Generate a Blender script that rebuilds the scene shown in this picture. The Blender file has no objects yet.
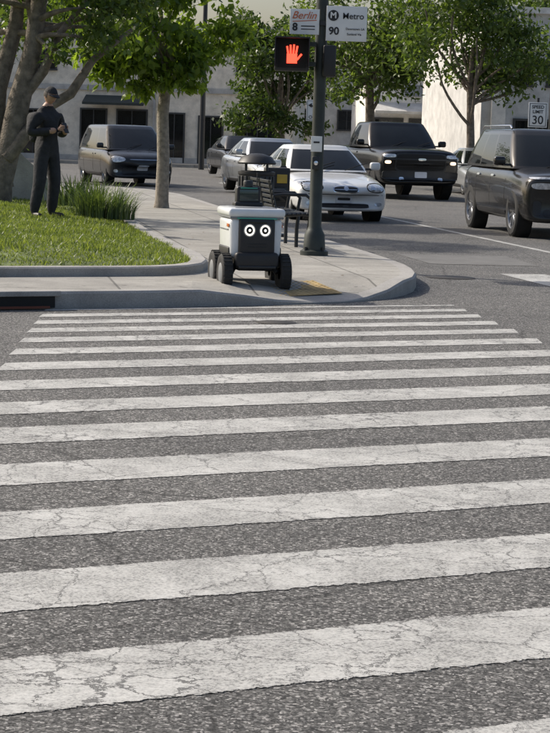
import bpy,bmesh,math,random
from mathutils import Vector,Matrix
from mathutils.bvhtree import BVHTree
from mathutils.geometry import tessellate_polygon
import numpy as np
random.seed(7); rng=np.random.default_rng(11)
rad=math.radians
scene=bpy.context.scene
COL=scene.collection

# ---------------------------------------------------------------- materials
def nodes(name):
    m=bpy.data.materials.new(name); m.use_nodes=True
    nt=m.node_tree; b=nt.nodes['Principled BSDF']
    return m,nt,b
def N(nt,t,**kw):
    n=nt.nodes.new(t)
    for k,v in kw.items():
        if k in n.inputs: n.inputs[k].default_value=v
        else: setattr(n,k,v)
    return n
def ramp(nt,fac,stops):
    r=nt.nodes.new('ShaderNodeValToRGB'); e=r.color_ramp.elements
    while len(e)<len(stops): e.new(.5)
    for i,(p,c) in enumerate(stops):
        e[i].position=p; e[i].color=(c[0],c[1],c[2],1) if not isinstance(c,(int,float)) else (c,c,c,1)
    nt.links.new(fac,r.inputs['Fac']); return r
def mixc(nt,fac,a,b,mode='MIX'):
    n=nt.nodes.new('ShaderNodeMix'); n.data_type='RGBA'; n.blend_type=mode
    for inp,v in ((n.inputs[0],fac),(n.inputs[6],a),(n.inputs[7],b)):
        if hasattr(v,'links') : nt.links.new(v,inp)
        elif isinstance(v,(int,float)): inp.default_value=v
        else: inp.default_value=(v[0],v[1],v[2],1)
    return n.outputs[2]
def math_(nt,op,a,b=0.0):
    n=nt.nodes.new('ShaderNodeMath'); n.operation=op
    for i,v in enumerate((a,b)):
        if hasattr(v,'links'): nt.links.new(v,n.inputs[i])
        else: n.inputs[i].default_value=v
    return n.outputs[0]
def pmat(name,col,rough=.5,metal=0,coat=0,var=.12,vs=6,bump=0,bs=60,emit=0,spec=.5):
    m,nt,b=nodes(name)
    tc=N(nt,'ShaderNodeTexCoord')
    no=N(nt,'ShaderNodeTexNoise',Scale=vs,Detail=6.0); nt.links.new(tc.outputs['Object'],no.inputs['Vector'])
    lo=[c*(1-var) for c in col]; hi=[min(1,c*(1+var)) for c in col]
    r=ramp(nt,no.outputs['Fac'],[(.3,lo),(.7,hi)])
    nt.links.new(r.outputs[0],b.inputs['Base Color'])
    b.inputs['Roughness'].default_value=rough; b.inputs['Metallic'].default_value=metal
    b.inputs['Coat Weight'].default_value=coat; b.inputs['Coat Roughness'].default_value=.03
    b.inputs['Specular IOR Level'].default_value=spec
    if bump:
        n2=N(nt,'ShaderNodeTexNoise',Scale=bs,Detail=4.0); nt.links.new(tc.outputs['Object'],n2.inputs['Vector'])
        bp=N(nt,'ShaderNodeBump',Strength=bump,Distance=.02); nt.links.new(n2.outputs['Fac'],bp.inputs['Height']); nt.links.new(bp.outputs[0],b.inputs['Normal'])
    if emit:
        b.inputs['Emission Color'].default_value=(*col,1); b.inputs['Emission Strength'].default_value=emit
    return m

def asphalt():
    m,nt,b=nodes('asphalt'); L=nt.links
    g=N(nt,'ShaderNodeNewGeometry'); P=g.outputs['Position']
    v=N(nt,'ShaderNodeTexVoronoi',Scale=110.0); L.new(P,v.inputs['Vector'])
    n=N(nt,'ShaderNodeTexNoise',Scale=150.0,Detail=4.0,Roughness=.75); L.new(P,n.inputs['Vector'])
    sep=N(nt,'ShaderNodeSeparateColor'); L.new(v.outputs['Color'],sep.inputs[0])
    r1=ramp(nt,sep.outputs[0],[(0,(.024,.024,.024)),(.4,(.08,.079,.077)),(.8,(.16,.158,.152)),(1,(.41,.40,.385))])
    r2=ramp(nt,n.outputs['Fac'],[(.36,.35),(.5,1.0),(.66,1.6)])
    c=mixc(nt,1.0,r1.outputs[0],r2.outputs[0],'MULTIPLY')
    big=N(nt,'ShaderNodeTexNoise',Scale=.45,Detail=7.0,Roughness=.65); L.new(P,big.inputs['Vector'])
    rb=ramp(nt,big.outputs['Fac'],[(.3,(.74,.74,.75)),(.7,(1.22,1.21,1.19))])
    c=mixc(nt,1.0,c,rb.outputs[0],'MULTIPLY')
    oil=N(nt,'ShaderNodeTexNoise',Scale=2.4,Detail=3.0); L.new(P,oil.inputs['Vector'])
    ro=ramp(nt,oil.outputs['Fac'],[(.66,1.0),(.74,.62)])
    c=mixc(nt,1.0,c,ro.outputs[0],'MULTIPLY')
    dn=N(nt,'ShaderNodeTexNoise',Scale=3.0,Detail=4.0); L.new(P,dn.inputs['Vector'])
    dv=mixc(nt,.12,P,dn.outputs['Color'],'ADD')
    vc=N(nt,'ShaderNodeTexVoronoi',Scale=.5,feature='DISTANCE_TO_EDGE'); L.new(dv,vc.inputs['Vector'])
    rc=ramp(nt,vc.outputs['Distance'],[(.0,.3),(.006,1.0)])
    c=mixc(nt,.8,c,rc.outputs[0],'MULTIPLY')
    L.new(c,b.inputs['Base Color']); b.inputs['Roughness'].default_value=.82
    b.inputs['Specular IOR Level'].default_value=.35
    bp=N(nt,'ShaderNodeBump',Strength=.7,Distance=.006); L.new(n.outputs['Fac'],bp.inputs['Height']); L.new(bp.outputs[0],b.inputs['Normal'])
    return m
def paintmat(name='road_paint',edge=True):
    m,nt,b=nodes(name); L=nt.links
    g=N(nt,'ShaderNodeNewGeometry'); P=g.outputs['Position']
    dn=N(nt,'ShaderNodeTexNoise',Scale=5.0,Detail=6.0,Roughness=.75); L.new(P,dn.inputs['Vector'])
    dv=mixc(nt,.2,P,dn.outputs['Color'],'ADD')
    vc=N(nt,'ShaderNodeTexVoronoi',Scale=6.5,feature='DISTANCE_TO_EDGE'); L.new(dv,vc.inputs['Vector'])
    big=N(nt,'ShaderNodeTexNoise',Scale=1.3,Detail=3.0); L.new(P,big.inputs['Vector'])
    thr=ramp(nt,big.outputs['Fac'],[(.42,.0),(.62,.030)])
    crack=math_(nt,'LESS_THAN',vc.outputs['Distance'],thr.outputs[0])
    vc2=N(nt,'ShaderNodeTexVoronoi',Scale=1.7,feature='DISTANCE_TO_EDGE'); L.new(dv,vc2.inputs['Vector'])
    crack2=math_(nt,'LESS_THAN',vc2.outputs['Distance'],.0055)
    crack=math_(nt,'MULTIPLY',math_(nt,'MAXIMUM',crack,crack2),.9)
    fine=N(nt,'ShaderNodeTexNoise',Scale=85.0,Detail=6.0,Roughness=.8); L.new(P,fine.inputs['Vector'])
    wr=ramp(nt,fine.outputs['Fac'],[(.30,(.12,.12,.12)),(.39,(.34,.34,.33)),(.50,(.50,.498,.48)),(.7,(.62,.615,.59))])
    st=N(nt,'ShaderNodeTexNoise',Scale=2.6,Detail=9.0,Roughness=.78); L.new(P,st.inputs['Vector'])
    sr=ramp(nt,st.outputs['Fac'],[(.32,(.62,.62,.61)),(.62,(1,1,1))])
    c=mixc(nt,1.0,wr.outputs[0],sr.outputs[0],'MULTIPLY')
    pt=math_(nt,'MULTIPLY',ramp(nt,fine.outputs['Fac'],[(.43,1.0),(.50,0.0)]).outputs[0],ramp(nt,st.outputs['Fac'],[(.40,1.0),(.56,0.0)]).outputs[0])
    c=mixc(nt,pt,c,(.14,.14,.138))
    c=mixc(nt,crack,c,(.09,.09,.088))
    L.new(c,b.inputs['Base Color']); b.inputs['Roughness'].default_value=.75
    bp=N(nt,'ShaderNodeBump',Strength=.5,Distance=.005); L.new(fine.outputs['Fac'],bp.inputs['Height']); L.new(bp.outputs[0],b.inputs['Normal'])
    if edge:
        uv=N(nt,'ShaderNodeUVMap'); sx=N(nt,'ShaderNodeSeparateXYZ'); L.new(uv.outputs[0],sx.inputs[0])
        vv=sx.outputs[1]; e=math_(nt,'MINIMUM',vv,math_(nt,'SUBTRACT',1.0,vv))
        rg=N(nt,'ShaderNodeTexNoise',Scale=28.0,Detail=8.0,Roughness=.8); L.new(P,rg.inputs['Vector'])
        t=math_(nt,'MULTIPLY',math_(nt,'SUBTRACT',rg.outputs['Fac'],.36),.19)
        L.new(math_(nt,'GREATER_THAN',e,t),b.inputs['Alpha'])
    return m
def concrete(name,col,joints=False,ang=0):
    m,nt,b=nodes(name); L=nt.links
    g=N(nt,'ShaderNodeNewGeometry'); P=g.outputs['Position']
    n=N(nt,'ShaderNodeTexNoise',Scale=2.2,Detail=8.0,Roughness=.65); L.new(P,n.inputs['Vector'])
    r=ramp(nt,n.outputs['Fac'],[(.3,[c*.72 for c in col]),(.7,[c*1.15 for c in col])])
    f=N(nt,'ShaderNodeTexNoise',Scale=90.0,Detail=3.0); L.new(P,f.inputs['Vector'])
    rf=ramp(nt,f.outputs['Fac'],[(.3,.8),(.7,1.12)])
    c=mixc(nt,1.0,r.outputs[0],rf.outputs[0],'MULTIPLY')
    if joints:
        mp=N(nt,'ShaderNodeMapping'); mp.inputs['Rotation'].default_value=(0,0,ang); L.new(P,mp.inputs['Vector'])
        bk=N(nt,'ShaderNodeTexBrick',Scale=1.0); bk.offset=0.0
        bk.inputs['Mortar Size'].default_value=.012; bk.inputs['Brick Width'].default_value=1.3; bk.inputs['Row Height'].default_value=1.3
        bk.inputs['Color1'].default_value=(1,1,1,1); bk.inputs['Color2'].default_value=(.84,.84,.84,1); bk.inputs['Mortar'].default_value=(.4,.4,.4,1)
        L.new(mp.outputs[0],bk.inputs['Vector'])
        c=mixc(nt,1.0,c,bk.outputs['Color'],'MULTIPLY')
        st=N(nt,'ShaderNodeTexNoise',Scale=9.0,Detail=3.0); L.new(P,st.inputs['Vector'])
        rs=ramp(nt,st.outputs['Fac'],[(.66,1.0),(.70,.6)]); c=mixc(nt,1.0,c,rs.outputs[0],'MULTIPLY')
    L.new(c,b.inputs['Base Color']); b.inputs['Roughness'].default_value=.85
    bp=N(nt,'ShaderNodeBump',Strength=.3,Distance=.005); L.new(f.outputs['Fac'],bp.inputs['Height']); L.new(bp.outputs[0],b.inputs['Normal'])
    return m
def leafmat(name,dark,light,trans=.35):
    m,nt,b=nodes(name); L=nt.links
    g=N(nt,'ShaderNodeNewGeometry')
    n=N(nt,'ShaderNodeTexNoise',Scale=1.3,Detail=3.0); L.new(g.outputs['Position'],n.inputs['Vector'])
    a=math_(nt,'MULTIPLY',g.outputs['Random Per Island'],.6)
    f=math_(nt,'ADD',a,math_(nt,'MULTIPLY',n.outputs['Fac'],.5))
    r=ramp(nt,f,[(.2,dark),(.55,[(x+y)/2 for x,y in zip(dark,light)]),(.9,light)])
    L.new(r.outputs[0],b.inputs['Base Color']); b.inputs['Roughness'].default_value=.42
    b.inputs['Specular IOR Level'].default_value=.4
    t=N(nt,'ShaderNodeBsdfTranslucent')
    tcx=mixc(nt,1.0,r.outputs[0],(1.85,1.85,.75),'MULTIPLY'); L.new(tcx,t.inputs['Color'])
    mx=N(nt,'ShaderNodeMixShader'); mx.inputs[0].default_value=trans
    L.new(b.outputs[0],mx.inputs[1]); L.new(t.outputs[0],mx.inputs[2])
    L.new(mx.outputs[0],nt.nodes['Material Output'].inputs['Surface'])
    return m

ASPH=asphalt(); PAINT=paintmat(); PAINT2=paintmat('lane_paint',False)
CONC=concrete('sidewalk_concrete',(.34,.328,.30),True,rad(-9)); KERB=concrete('kerb_concrete',(.34,.33,.315))
BLACK=pmat('black_plastic',(.018,.018,.02),.5); DARK=pmat('dark_metal',(.03,.032,.035),.45,.3)
RUB=pmat('rubber',(.02,.02,.02),.85,bump=.2); RIM=pmat('alloy',(.42,.43,.45),.3,.9)
GLASS=pmat('tinted_glass',(.010,.012,.013),.03,0,0,var=.5,vs=1.2,spec=.42); CHROME=pmat('chrome',(.7,.7,.72),.12,1.0)
LENS=pmat('headlight_lens',(.55,.57,.6),.1,.3,1.0,var=.45,vs=18)
LAMP=pmat('lamp_lit',(1,.74,.48),.3,emit=2.2); PLATE=pmat('plate',(.62,.64,.68),.5); SEAM=pmat('seam',(.01,.01,.01),.8)
WHITE=pmat('white_plastic',(.70,.72,.73),.32,0,.4,var=.05); SIGNW=pmat('sign_white',(.75,.75,.73),.4,var=.05)
ORANGE=pmat('indicator',(.5,.13,.03),.3)

# ---------------------------------------------------------------- mesh helpers
def empty(name,loc=(0,0,0),rz=0):
    o=bpy.data.objects.new(name,None); COL.objects.link(o); o.location=loc; o.rotation_euler=(0,0,rz); o.empty_display_size=.3
    return o
def link(name,me,mats,parent=None,smooth=False,sharp=None):
    if not isinstance(mats,(list,tuple)): mats=[mats]
    for m in mats: me.materials.append(m)
    if smooth:
        me.polygons.foreach_set('use_smooth',[True]*len(me.polygons))
        if sharp: me.set_sharp_from_angle(angle=rad(sharp))
    o=bpy.data.objects.new(name,me); COL.objects.link(o)
    if parent: o.parent=parent
    return o
def mk(name,v,f,mats,parent=None,smooth=False,fm=None,sharp=None):
    me=bpy.data.meshes.new(name); me.from_pydata([tuple(p) for p in v],[],f); me.update()
    o=link(name,me,mats,parent,smooth,sharp)
    if fm: me.polygons.foreach_set('material_index',fm)
    return o
def bm2(name,bm,mats,parent=None,smooth=False,sharp=None):
    me=bpy.data.meshes.new(name); bm.normal_update(); bm.to_mesh(me); bm.free()
    return link(name,me,mats,parent,smooth,sharp)
def box(name,c,s,mat,parent=None,bev=0,rot=(0,0,0),seg=3,taper=None):
    bm=bmesh.new(); bmesh.ops.create_cube(bm,size=1)
    for v in bm.verts:
        v.co=Vector((v.co.x*s[0],v.co.y*s[1],v.co.z*s[2]))
        if taper and v.co.z>0: v.co.x*=taper[0]; v.co.y*=taper[1]
    if bev: bmesh.ops.bevel(bm,geom=bm.edges[:],offset=bev,segments=seg,affect='EDGES',profile=.5)
    o=bm2(name,bm,mat,parent,bool(bev),40 if bev else None); o.location=c; o.rotation_euler=rot
    return o
def tube(name,pts,rs,mat,parent=None,seg=12,cap=True,jit=0):
    pts=[Vector(p) for p in pts]; n=len(pts)
    if not isinstance(rs,(list,tuple)): rs=[rs]*n
    v=[];f=[]; up=Vector((0,0,1)); pr=None
    for i,p in enumerate(pts):
        d=(pts[min(i+1,n-1)]-pts[max(i-1,0)]).normalized()
        if pr is None:
            a=d.cross(up) if abs(d.dot(up))<.95 else d.cross(Vector((0,1,0)))
        else: a=pr-d*pr.dot(d)
        a.normalize(); pr=a; b=d.cross(a)
        for k in range(seg):
            t=2*math.pi*k/seg; r=rs[i]*(1+random.uniform(-jit,jit))
            v.append(p+a*math.cos(t)*r+b*math.sin(t)*r)
    for i in range(n-1):
        for k in range(seg):
            f.append([i*seg+k,i*seg+(k+1)%seg,(i+1)*seg+(k+1)%seg,(i+1)*seg+k])
    if cap: f.append(list(range(seg))[::-1]); f.append([(n-1)*seg+k for k in range(seg)])
    bm=bmesh.new(); me=bpy.data.meshes.new('t'); me.from_pydata(v,[],f); bm.from_mesh(me); bmesh.ops.recalc_face_normals(bm,faces=bm.faces)
    return bm2(name,bm,mat,parent,True,50)
def lathe(name,prof,mat,parent=None,seg=32,axis='Y',loc=(0,0,0),fm=None,sharp=35):
    v=[];f=[];mi=[]
    for r,h in prof:
        for k in range(seg):
            t=2*math.pi*k/seg; a=r*math.cos(t); b=r*math.sin(t)
            v.append((a,h,b) if axis=='Y' else (a,b,h))
    for i in range(len(prof)-1):
        for k in range(seg):
            f.append([i*seg+k,i*seg+(k+1)%seg,(i+1)*seg+(k+1)%seg,(i+1)*seg+k]); mi.append(fm[i] if fm else 0)
    o=mk(name,v,f,mat,parent,True,mi,sharp); o.location=loc
    return o
def text(name,s,size,loc,mat,parent,rot=(rad(90),0,0),ext=.002,bold=0.0):
    cu=bpy.data.curves.new(name,'FONT'); cu.body=s; cu.size=size; cu.extrude=ext; cu.align_x='CENTER'; cu.align_y='CENTER'; cu.offset=bold
    cu.materials.append(mat); o=bpy.data.objects.new(name,cu); COL.objects.link(o); o.parent=parent; o.location=loc; o.rotation_euler=rot
    return o

# ---------------------------------------------------------------- camera
cam=bpy.data.cameras.new('camera'); co=bpy.data.objects.new('camera',cam); COL.objects.link(co)
cam.sensor_fit='VERTICAL'; cam.sensor_height=24; cam.lens=24*1950/733; cam.clip_end=3000
co.matrix_world=Matrix.Translation((0,0,1.5))@Matrix.Rotation(rad(90-6.67),4,'X')@Matrix.Rotation(rad(1.83),4,'Z')
scene.camera=co
# ---------------------------------------------------------------- light
EL,AZ=rad(39),rad(-62)
w=bpy.data.worlds.new('World'); scene.world=w; w.use_nodes=True; nt=w.node_tree
sky=nt.nodes.new('ShaderNodeTexSky'); sky.sky_type='NISHITA'; sky.sun_disc=False; sky.sun_elevation=EL; sky.sun_rotation=AZ; sky.dust_density=4.0; sky.air_density=1.0; sky.ozone_density=.8
nt.links.new(sky.outputs[0],nt.nodes['Background'].inputs['Color']); nt.nodes['Background'].inputs['Strength'].default_value=.148
S=Vector((math.sin(AZ)*math.cos(EL),math.cos(AZ)*math.cos(EL),math.sin(EL)))
sl=bpy.data.lights.new('sun','SUN'); sl.energy=4.5; sl.angle=rad(.6); sl.color=(1,.925,.81)
so=bpy.data.objects.new('sun',sl); COL.objects.link(so); so.rotation_euler=S.to_track_quat('Z','Y').to_euler(); so.location=(0,0,30)
scene.view_settings.view_transform='Standard'; scene.view_settings.look='None'; scene.view_settings.exposure=0

# ---------------------------------------------------------------- ground, road
mk('ground',[(-900,-300,-.02),(900,-300,-.02),(900,1500,-.02),(-900,1500,-.02)],[[0,1,2,3]],pmat('ground_dirt',(.16,.15,.13),.9))
mk('road',[(-60,-10,0),(60,-10,0),(60,300,0),(-60,300,0)],[[0,1,2,3]],ASPH)

cw=[(2.2,.58),(3.36,.58),(4.50,.58),(5.64,.61),(6.79,.61),(7.95,.60),(9.12,.59),(10.28,.57),(11.3,.53),(12.3,.49),(13.27,.45),(14.15,.41),(14.93,.37),(15.65,.35),(16.3,.32),(16.9,.28),(17.42,.13)]
v=[];f=[];uvs=[]
MS=.5
def lx(d): return -1.80-.05*(d-13.4)
def rx(d): return 2.02-.12*(d-15.4)
for d,wd in cw:
    n0=len(v); K=60
    for i in range(K+1):
        t=i/K
        x0=lx(d-1.0); x1=rx(d+1.0); x=x0+(x1-x0)*t
        jn=random.uniform(-.006,.006)+.008*math.sin(t*9+d); jf=random.uniform(-.006,.006)+.008*math.sin(t*7+2*d)
        y=(d+MS*x-.174)/.9932
        v.append((x,y-wd/2+jn,.003)); v.append((x,y+wd/2+jf,.003))
    for i in range(K): f.append([n0+2*i,n0+2*i+2,n0+2*i+3,n0+2*i+1]); uvs+=[(i/K,0),((i+1)/K,0),((i+1)/K,1),(i/K,1)]
def setuv(o,uvs):
    l=o.data.uv_layers.new(name='UVMap')
    for i,u in enumerate(uvs): l.data[i].uv=u
setuv(mk('crosswalk_marking',v,f,PAINT),uvs)
def strip(name,pts,wd,z,mat):
    v=[];f=[]
    for i,(x,y) in enumerate(pts):
        a=Vector(pts[min(i+1,len(pts)-1)])-Vector(pts[max(i-1,0)]); nn=Vector((-a.y,a.x)).normalized()*wd/2
        v+= [(x+nn.x,y+nn.y,z),(x-nn.x,y-nn.y,z)]
        if i: f.append([2*i-2,2*i-1,2*i+1,2*i])
    return mk(name,v,f,mat)
strip('lane_marking',[(4.15,26.3),(2.1,39),(.2,52),(-2,64)],.12,.004,PAINT2)
strip('lane_marking',[(9.2,26.3),(7.0,40),(5.5,52)],.12,.004,PAINT2)
v=[];f=[]
for k in range(7):
    x0=2.6+k*1.35; y0=22.9+k*.45
    n0=len(v); v+=[(x0,y0,.004),(x0+.55,y0+.15,.004),(x0+1.0,y0-2.1,.004),(x0+.42,y0-2.2,.004)]; f.append([n0,n0+3,n0+2,n0+1])
mk('crosswalk_marking',v,f,PAINT2)
MH=pmat('cast_iron',(.06,.055,.05),.6,.5,bump=.5,bs=90)
lathe('manhole_cover',[(.0,.0),(.13,.0),(.135,-.003),(.16,-.003),(.165,-.006)],MH,axis='Z',loc=(0,15.9,.011))
lathe('manhole_cover',[(.0,.0),(.22,.0),(.23,-.003),(.27,-.003),(.28,-.006)],MH,axis='Z',loc=(1.95,22.0,.011))
mk('road_patch',[(1.9,24.4,.004),(3.3,24.6,.004),(3.1,26.6,.004),(1.6,26.3,.004)],[[0,1,2,3]],concrete('patch',(.155,.153,.148)))

# ---------------------------------------------------------------- sidewalk with kerb
K0=[(-14,9.9),(-8,13.15),(-5,14.8),(-3.2,15.8),(-2.3,16.3),(-1.9,16.5),(-1.2,16.87),(-.68,17.2),(-.3,17.42),(0,17.62),(.35,17.88),(.63,18.1),(.86,18.38),(1.08,18.75),(1.25,19.2),(1.38,19.75),(1.45,20.4),(1.46,21.1),(1.42,21.8),(1.32,22.6),(1.18,23.6),(.7,26.5),(-.02,31),(-.82,36),(-1.6,41),(-2.3,45.4),(-3.2,48.5),(-5,51),(-9,53),(-25,55)]
rampz={8:.10,9:.05,10:.02,11:.02,12:.04,13:.09}
def off(i,d):
    a=Vector(K0[min(i+1,len(K0)-1)])-Vector(K0[max(i-1,0)]); nn=Vector((-a.y,a.x)).normalized()*d
    return (K0[i][0]+nn.x,K0[i][1]+nn.y)
v=[];f=[];fm=[]
for i,(x,y) in enumerate(K0):
    z0=rampz.get(i,.15); z1=z0+(.15-z0)*.12
    a=off(i,.02); b_=off(i,.16); c=off(i,.95)
    v+=[(x,y,-.01),(x,y,max(z0-.02,.012)),(a[0],a[1],z0),(b_[0],b_[1],z1),(c[0],c[1],.15)]
    if i:
        p=5*(i-1); q=5*i
        for k in range(4): f.append([p+k,q+k,q+k+1,p+k+1]); fm.append(0 if k<3 else 1)
n0=len(v)
poly=[off(i,.95) for i in range(len(K0))]+[(-60,60),(-60,-5)]
tri=tessellate_polygon([[Vector((p[0],p[1],0)) for p in poly]])
for p in poly: v.append((p[0],p[1],.15))
for t in tri: f.append([n0+k for k in t]); fm.append(1)
bm=bmesh.new(); me=bpy.data.meshes.new('x'); me.from_pydata(v,[],f); me.polygons.foreach_set('material_index',fm); bm.from_mesh(me)
bmesh.ops.remove_doubles(bm,verts=bm.verts,dist=.0005)
for fc in bm.faces:
    fc.normal_update()
    if fc.normal.z<-.01: fc.normal_flip()
bm2('sidewalk',bm,[KERB,CONC])
dr=empty('storm_drain',(-2.55,16.14,0),math.atan2(.55,1))
box('opening',(0,-.0,.062),(1.5,.05,.095),SEAM,dr); box('rust_plate',(.35,-.028,.02),(.7,.02,.02),pmat('rust',(.16,.05,.03),.8),dr)
box('lintel',(0,.0,.135),(1.6,.09,.045),KERB,dr,.008)
tp=[(.02,17.93),(.62,18.42),(.35,19.0),(-.3,18.5)]
def pad():
    A,B,C,D=[Vector(p) for p in tp]
    zz=[.052,.066,.135,.125]
    n=12;m=10
    def P(u,w,h=0):
        p=(A*(1-u)+B*u)*(1-w)+(D*(1-u)+C*u)*w; z=(zz[0]*(1-u)+zz[1]*u)*(1-w)+(zz[3]*(1-u)+zz[2]*u)*w
        return (p.x,p.y,z+h)
    v=[P(0,0),P(1,0),P(1,1),P(0,1)];f=[[0,1,2,3]]
    for i in range(n):
        for j in range(m):
            u=(i+.5)/n;w_=(j+.5)/m;k=len(v); e=.018
            for du,dw in((-e,-e),(e,-e),(e,e),(-e,e)): v.append(P(u+du,w_+dw,.008))
            f.append([k,k+1,k+2,k+3])
    return mk('tactile_paving',v,f,pmat('tactile_yellow',(.40,.29,.13),.85,var=.4))
pad()

# lawn
B=[(-16,10.6),(-8,15.0),(-4.5,17.05),(-2.6,18.1),(-1.6,18.62),(-1.23,18.85),(-1.0,19.15),(-.88,19.55),(-.86,20.1),(-.95,21),(-1.32,23),(-1.85,26),(-2.45,30),(-3.1,34),(-4.2,40),(-6,44),(-12,47)]
Bv=[Vector(b) for b in B]
def bd(x,y):
    p=Vector((x,y)); m=1e9
    for i in range(len(Bv)-1):
        a=Bv[i]; d=Bv[i+1]-a; t=max(0,min(1,(p-a).dot(d)/d.dot(d))); m=min(m,(a+d*t-p).length)
    return m
def lawnz(x,y):
    d=bd(x,y); return .20+.22*(1-math.exp(-d/1.5))+.015*math.sin(x*2.1+y)
Pin=Bv+[Vector((-16,47))]
def inside(x,y):
    c=False;n=len(Pin);j=n-1
    for i in range(n):
        a=Pin[i];b=Pin[j]
        if (a.y>y)!=(b.y>y) and x<(b.x-a.x)*(y-a.y)/(b.y-a.y)+a.x: c=not c
        j=i
    return c
ts=[0,.015,.04,.08,.13,.2,.3,.45,.7,1]
dense=[]
for i in range(len(Bv)-1):
    for k in range(6): dense.append(Bv[i].lerp(Bv[i+1],k/6))
dense.append(Bv[-1])
v=[];f=[]
for i,b in enumerate(dense):
    s=Vector((-16,12+35*i/(len(dense)-1)))
    for t in ts:
        p=b.lerp(s,t); v.append((p.x,p.y,lawnz(p.x,p.y)))
m_=len(ts)
for i in range(len(dense)-1):
    for k in range(m_-1): f.append([i*m_+k,(i+1)*m_+k,(i+1)*m_+k+1,i*m_+k+1])
GR=pmat('lawn_soil',(.10,.13,.04),.9,var=.5,vs=5)
mk('lawn',v,f,GR,smooth=True)
pts=[]
while len(pts)<80000:
    if random.random()<.7: x=random.uniform(-5.2,-.8); y=random.uniform(17.2,30)
    else: x=random.uniform(-7,-1.5); y=random.uniform(26,38)
    if inside(x,y): pts.append((x,y))
fast={}
def lz(x,y):
    k=(round(x*8),round(y*8))
    if k not in fast: fast[k]=lawnz(x,y)
    return fast[k]
P=np.array([(x,y,lz(x,y)-.005) for x,y in pts]); n=len(P)
a=rng.uniform(0,math.pi*2,n); tuft=.6+.7*(.5+.5*np.sin(P[:,0]*7+3*np.sin(P[:,1]*2.3)))*(.5+.5*np.sin(P[:,1]*5+2*np.sin(P[:,0]*3)))
h=rng.uniform(.018,.05,n)*(1+.4*rng.random(n))*tuft*1.2; wd=rng.uniform(.005,.010,n)
dx=np.cos(a)*wd; dy=np.sin(a)*wd; lean=rng.normal(0,.022,(n,2))
V=np.zeros((n,3,3)); V[:,0]=P+np.stack([dx,dy,0*dx],1); V[:,1]=P-np.stack([dx,dy,0*dx],1); V[:,2]=P+np.stack([lean[:,0],lean[:,1],h],1)
def npmesh(name,V,mat,parent=None):
    n,k,_=V.shape; me=bpy.data.meshes.new(name); me.vertices.add(n*k); me.vertices.foreach_set('co',V.reshape(-1).astype(np.float32))
    me.loops.add(n*k); me.loops.foreach_set('vertex_index',np.arange(n*k,dtype=np.int32)); me.polygons.add(n)
    me.polygons.foreach_set('loop_start',np.arange(0,n*k,k,dtype=np.int32)); me.update(calc_edges=True); me.validate()
    return link(name,me,mat,parent)
npmesh('grass',V,leafmat('grass_blades',(.05,.085,.02),(.22,.26,.08),.4))
v=[];f=[]
for i,b in enumerate(Bv):
    a_=Bv[min(i+1,len(Bv)-1)]-Bv[max(i-1,0)]; nn=Vector((-a_.y,a_.x)).normalized()
    o_=b-nn*.13; i_=b+nn*.03
    v+=[(o_.x,o_.y,.14),(o_.x,o_.y,.225),(o_.x+nn.x*.02,o_.y+nn.y*.02,.24),(i_.x,i_.y,.24),(i_.x,i_.y,.14)]
    if i:
        p=5*(i-1);q=5*i
        for k in range(4): f.append([p+k,q+k,q+k+1,p+k+1])
mk('lawn_kerb',v,f,KERB)

def straps(name,c,n,ln,mat,spread=.35,wd=.012):
    v=[];f=[]
    for i in range(n):
        a=random.uniform(0,2*math.pi); r=random.uniform(0,spread); bx=c[0]+math.cos(a)*r*1.3; by=c[1]+math.sin(a)*r
        a2=a+random.uniform(-.6,.6); L=ln*random.uniform(.6,1.1); out=random.uniform(.1,.75)
        w2=random.uniform(.7,1.3)*wd; k=len(v)
        for j in range(6):
            t=j/5; hx=math.cos(a2)*L*out*t*t*1.0; hy=math.sin(a2)*L*out*t*t; z=c[2]+L*(t-.45*out*t*t*t)
            ww=w2*(1-t*.8); px=-math.sin(a2)*ww; py=math.cos(a2)*ww
            v+=[(bx+hx+px,by+hy+py,z),(bx+hx-px,by+hy-py,z)]
            if j: f.append([k+2*j-2,k+2*j-1,k+2*j+1,k+2*j])
    return mk(name,v,f,mat)
SL=leafmat('strap_leaf',(.03,.06,.022),(.14,.19,.075),.3)
straps('lily_plant',(-2.62,28.2,.27),420,.60,SL,.34)
straps('lily_plant',(-2.38,28.9,.24),240,.46,SL,.22)
straps('lily_plant',(-3.3,31.0,.34),260,.55,SL,.4)

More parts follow.
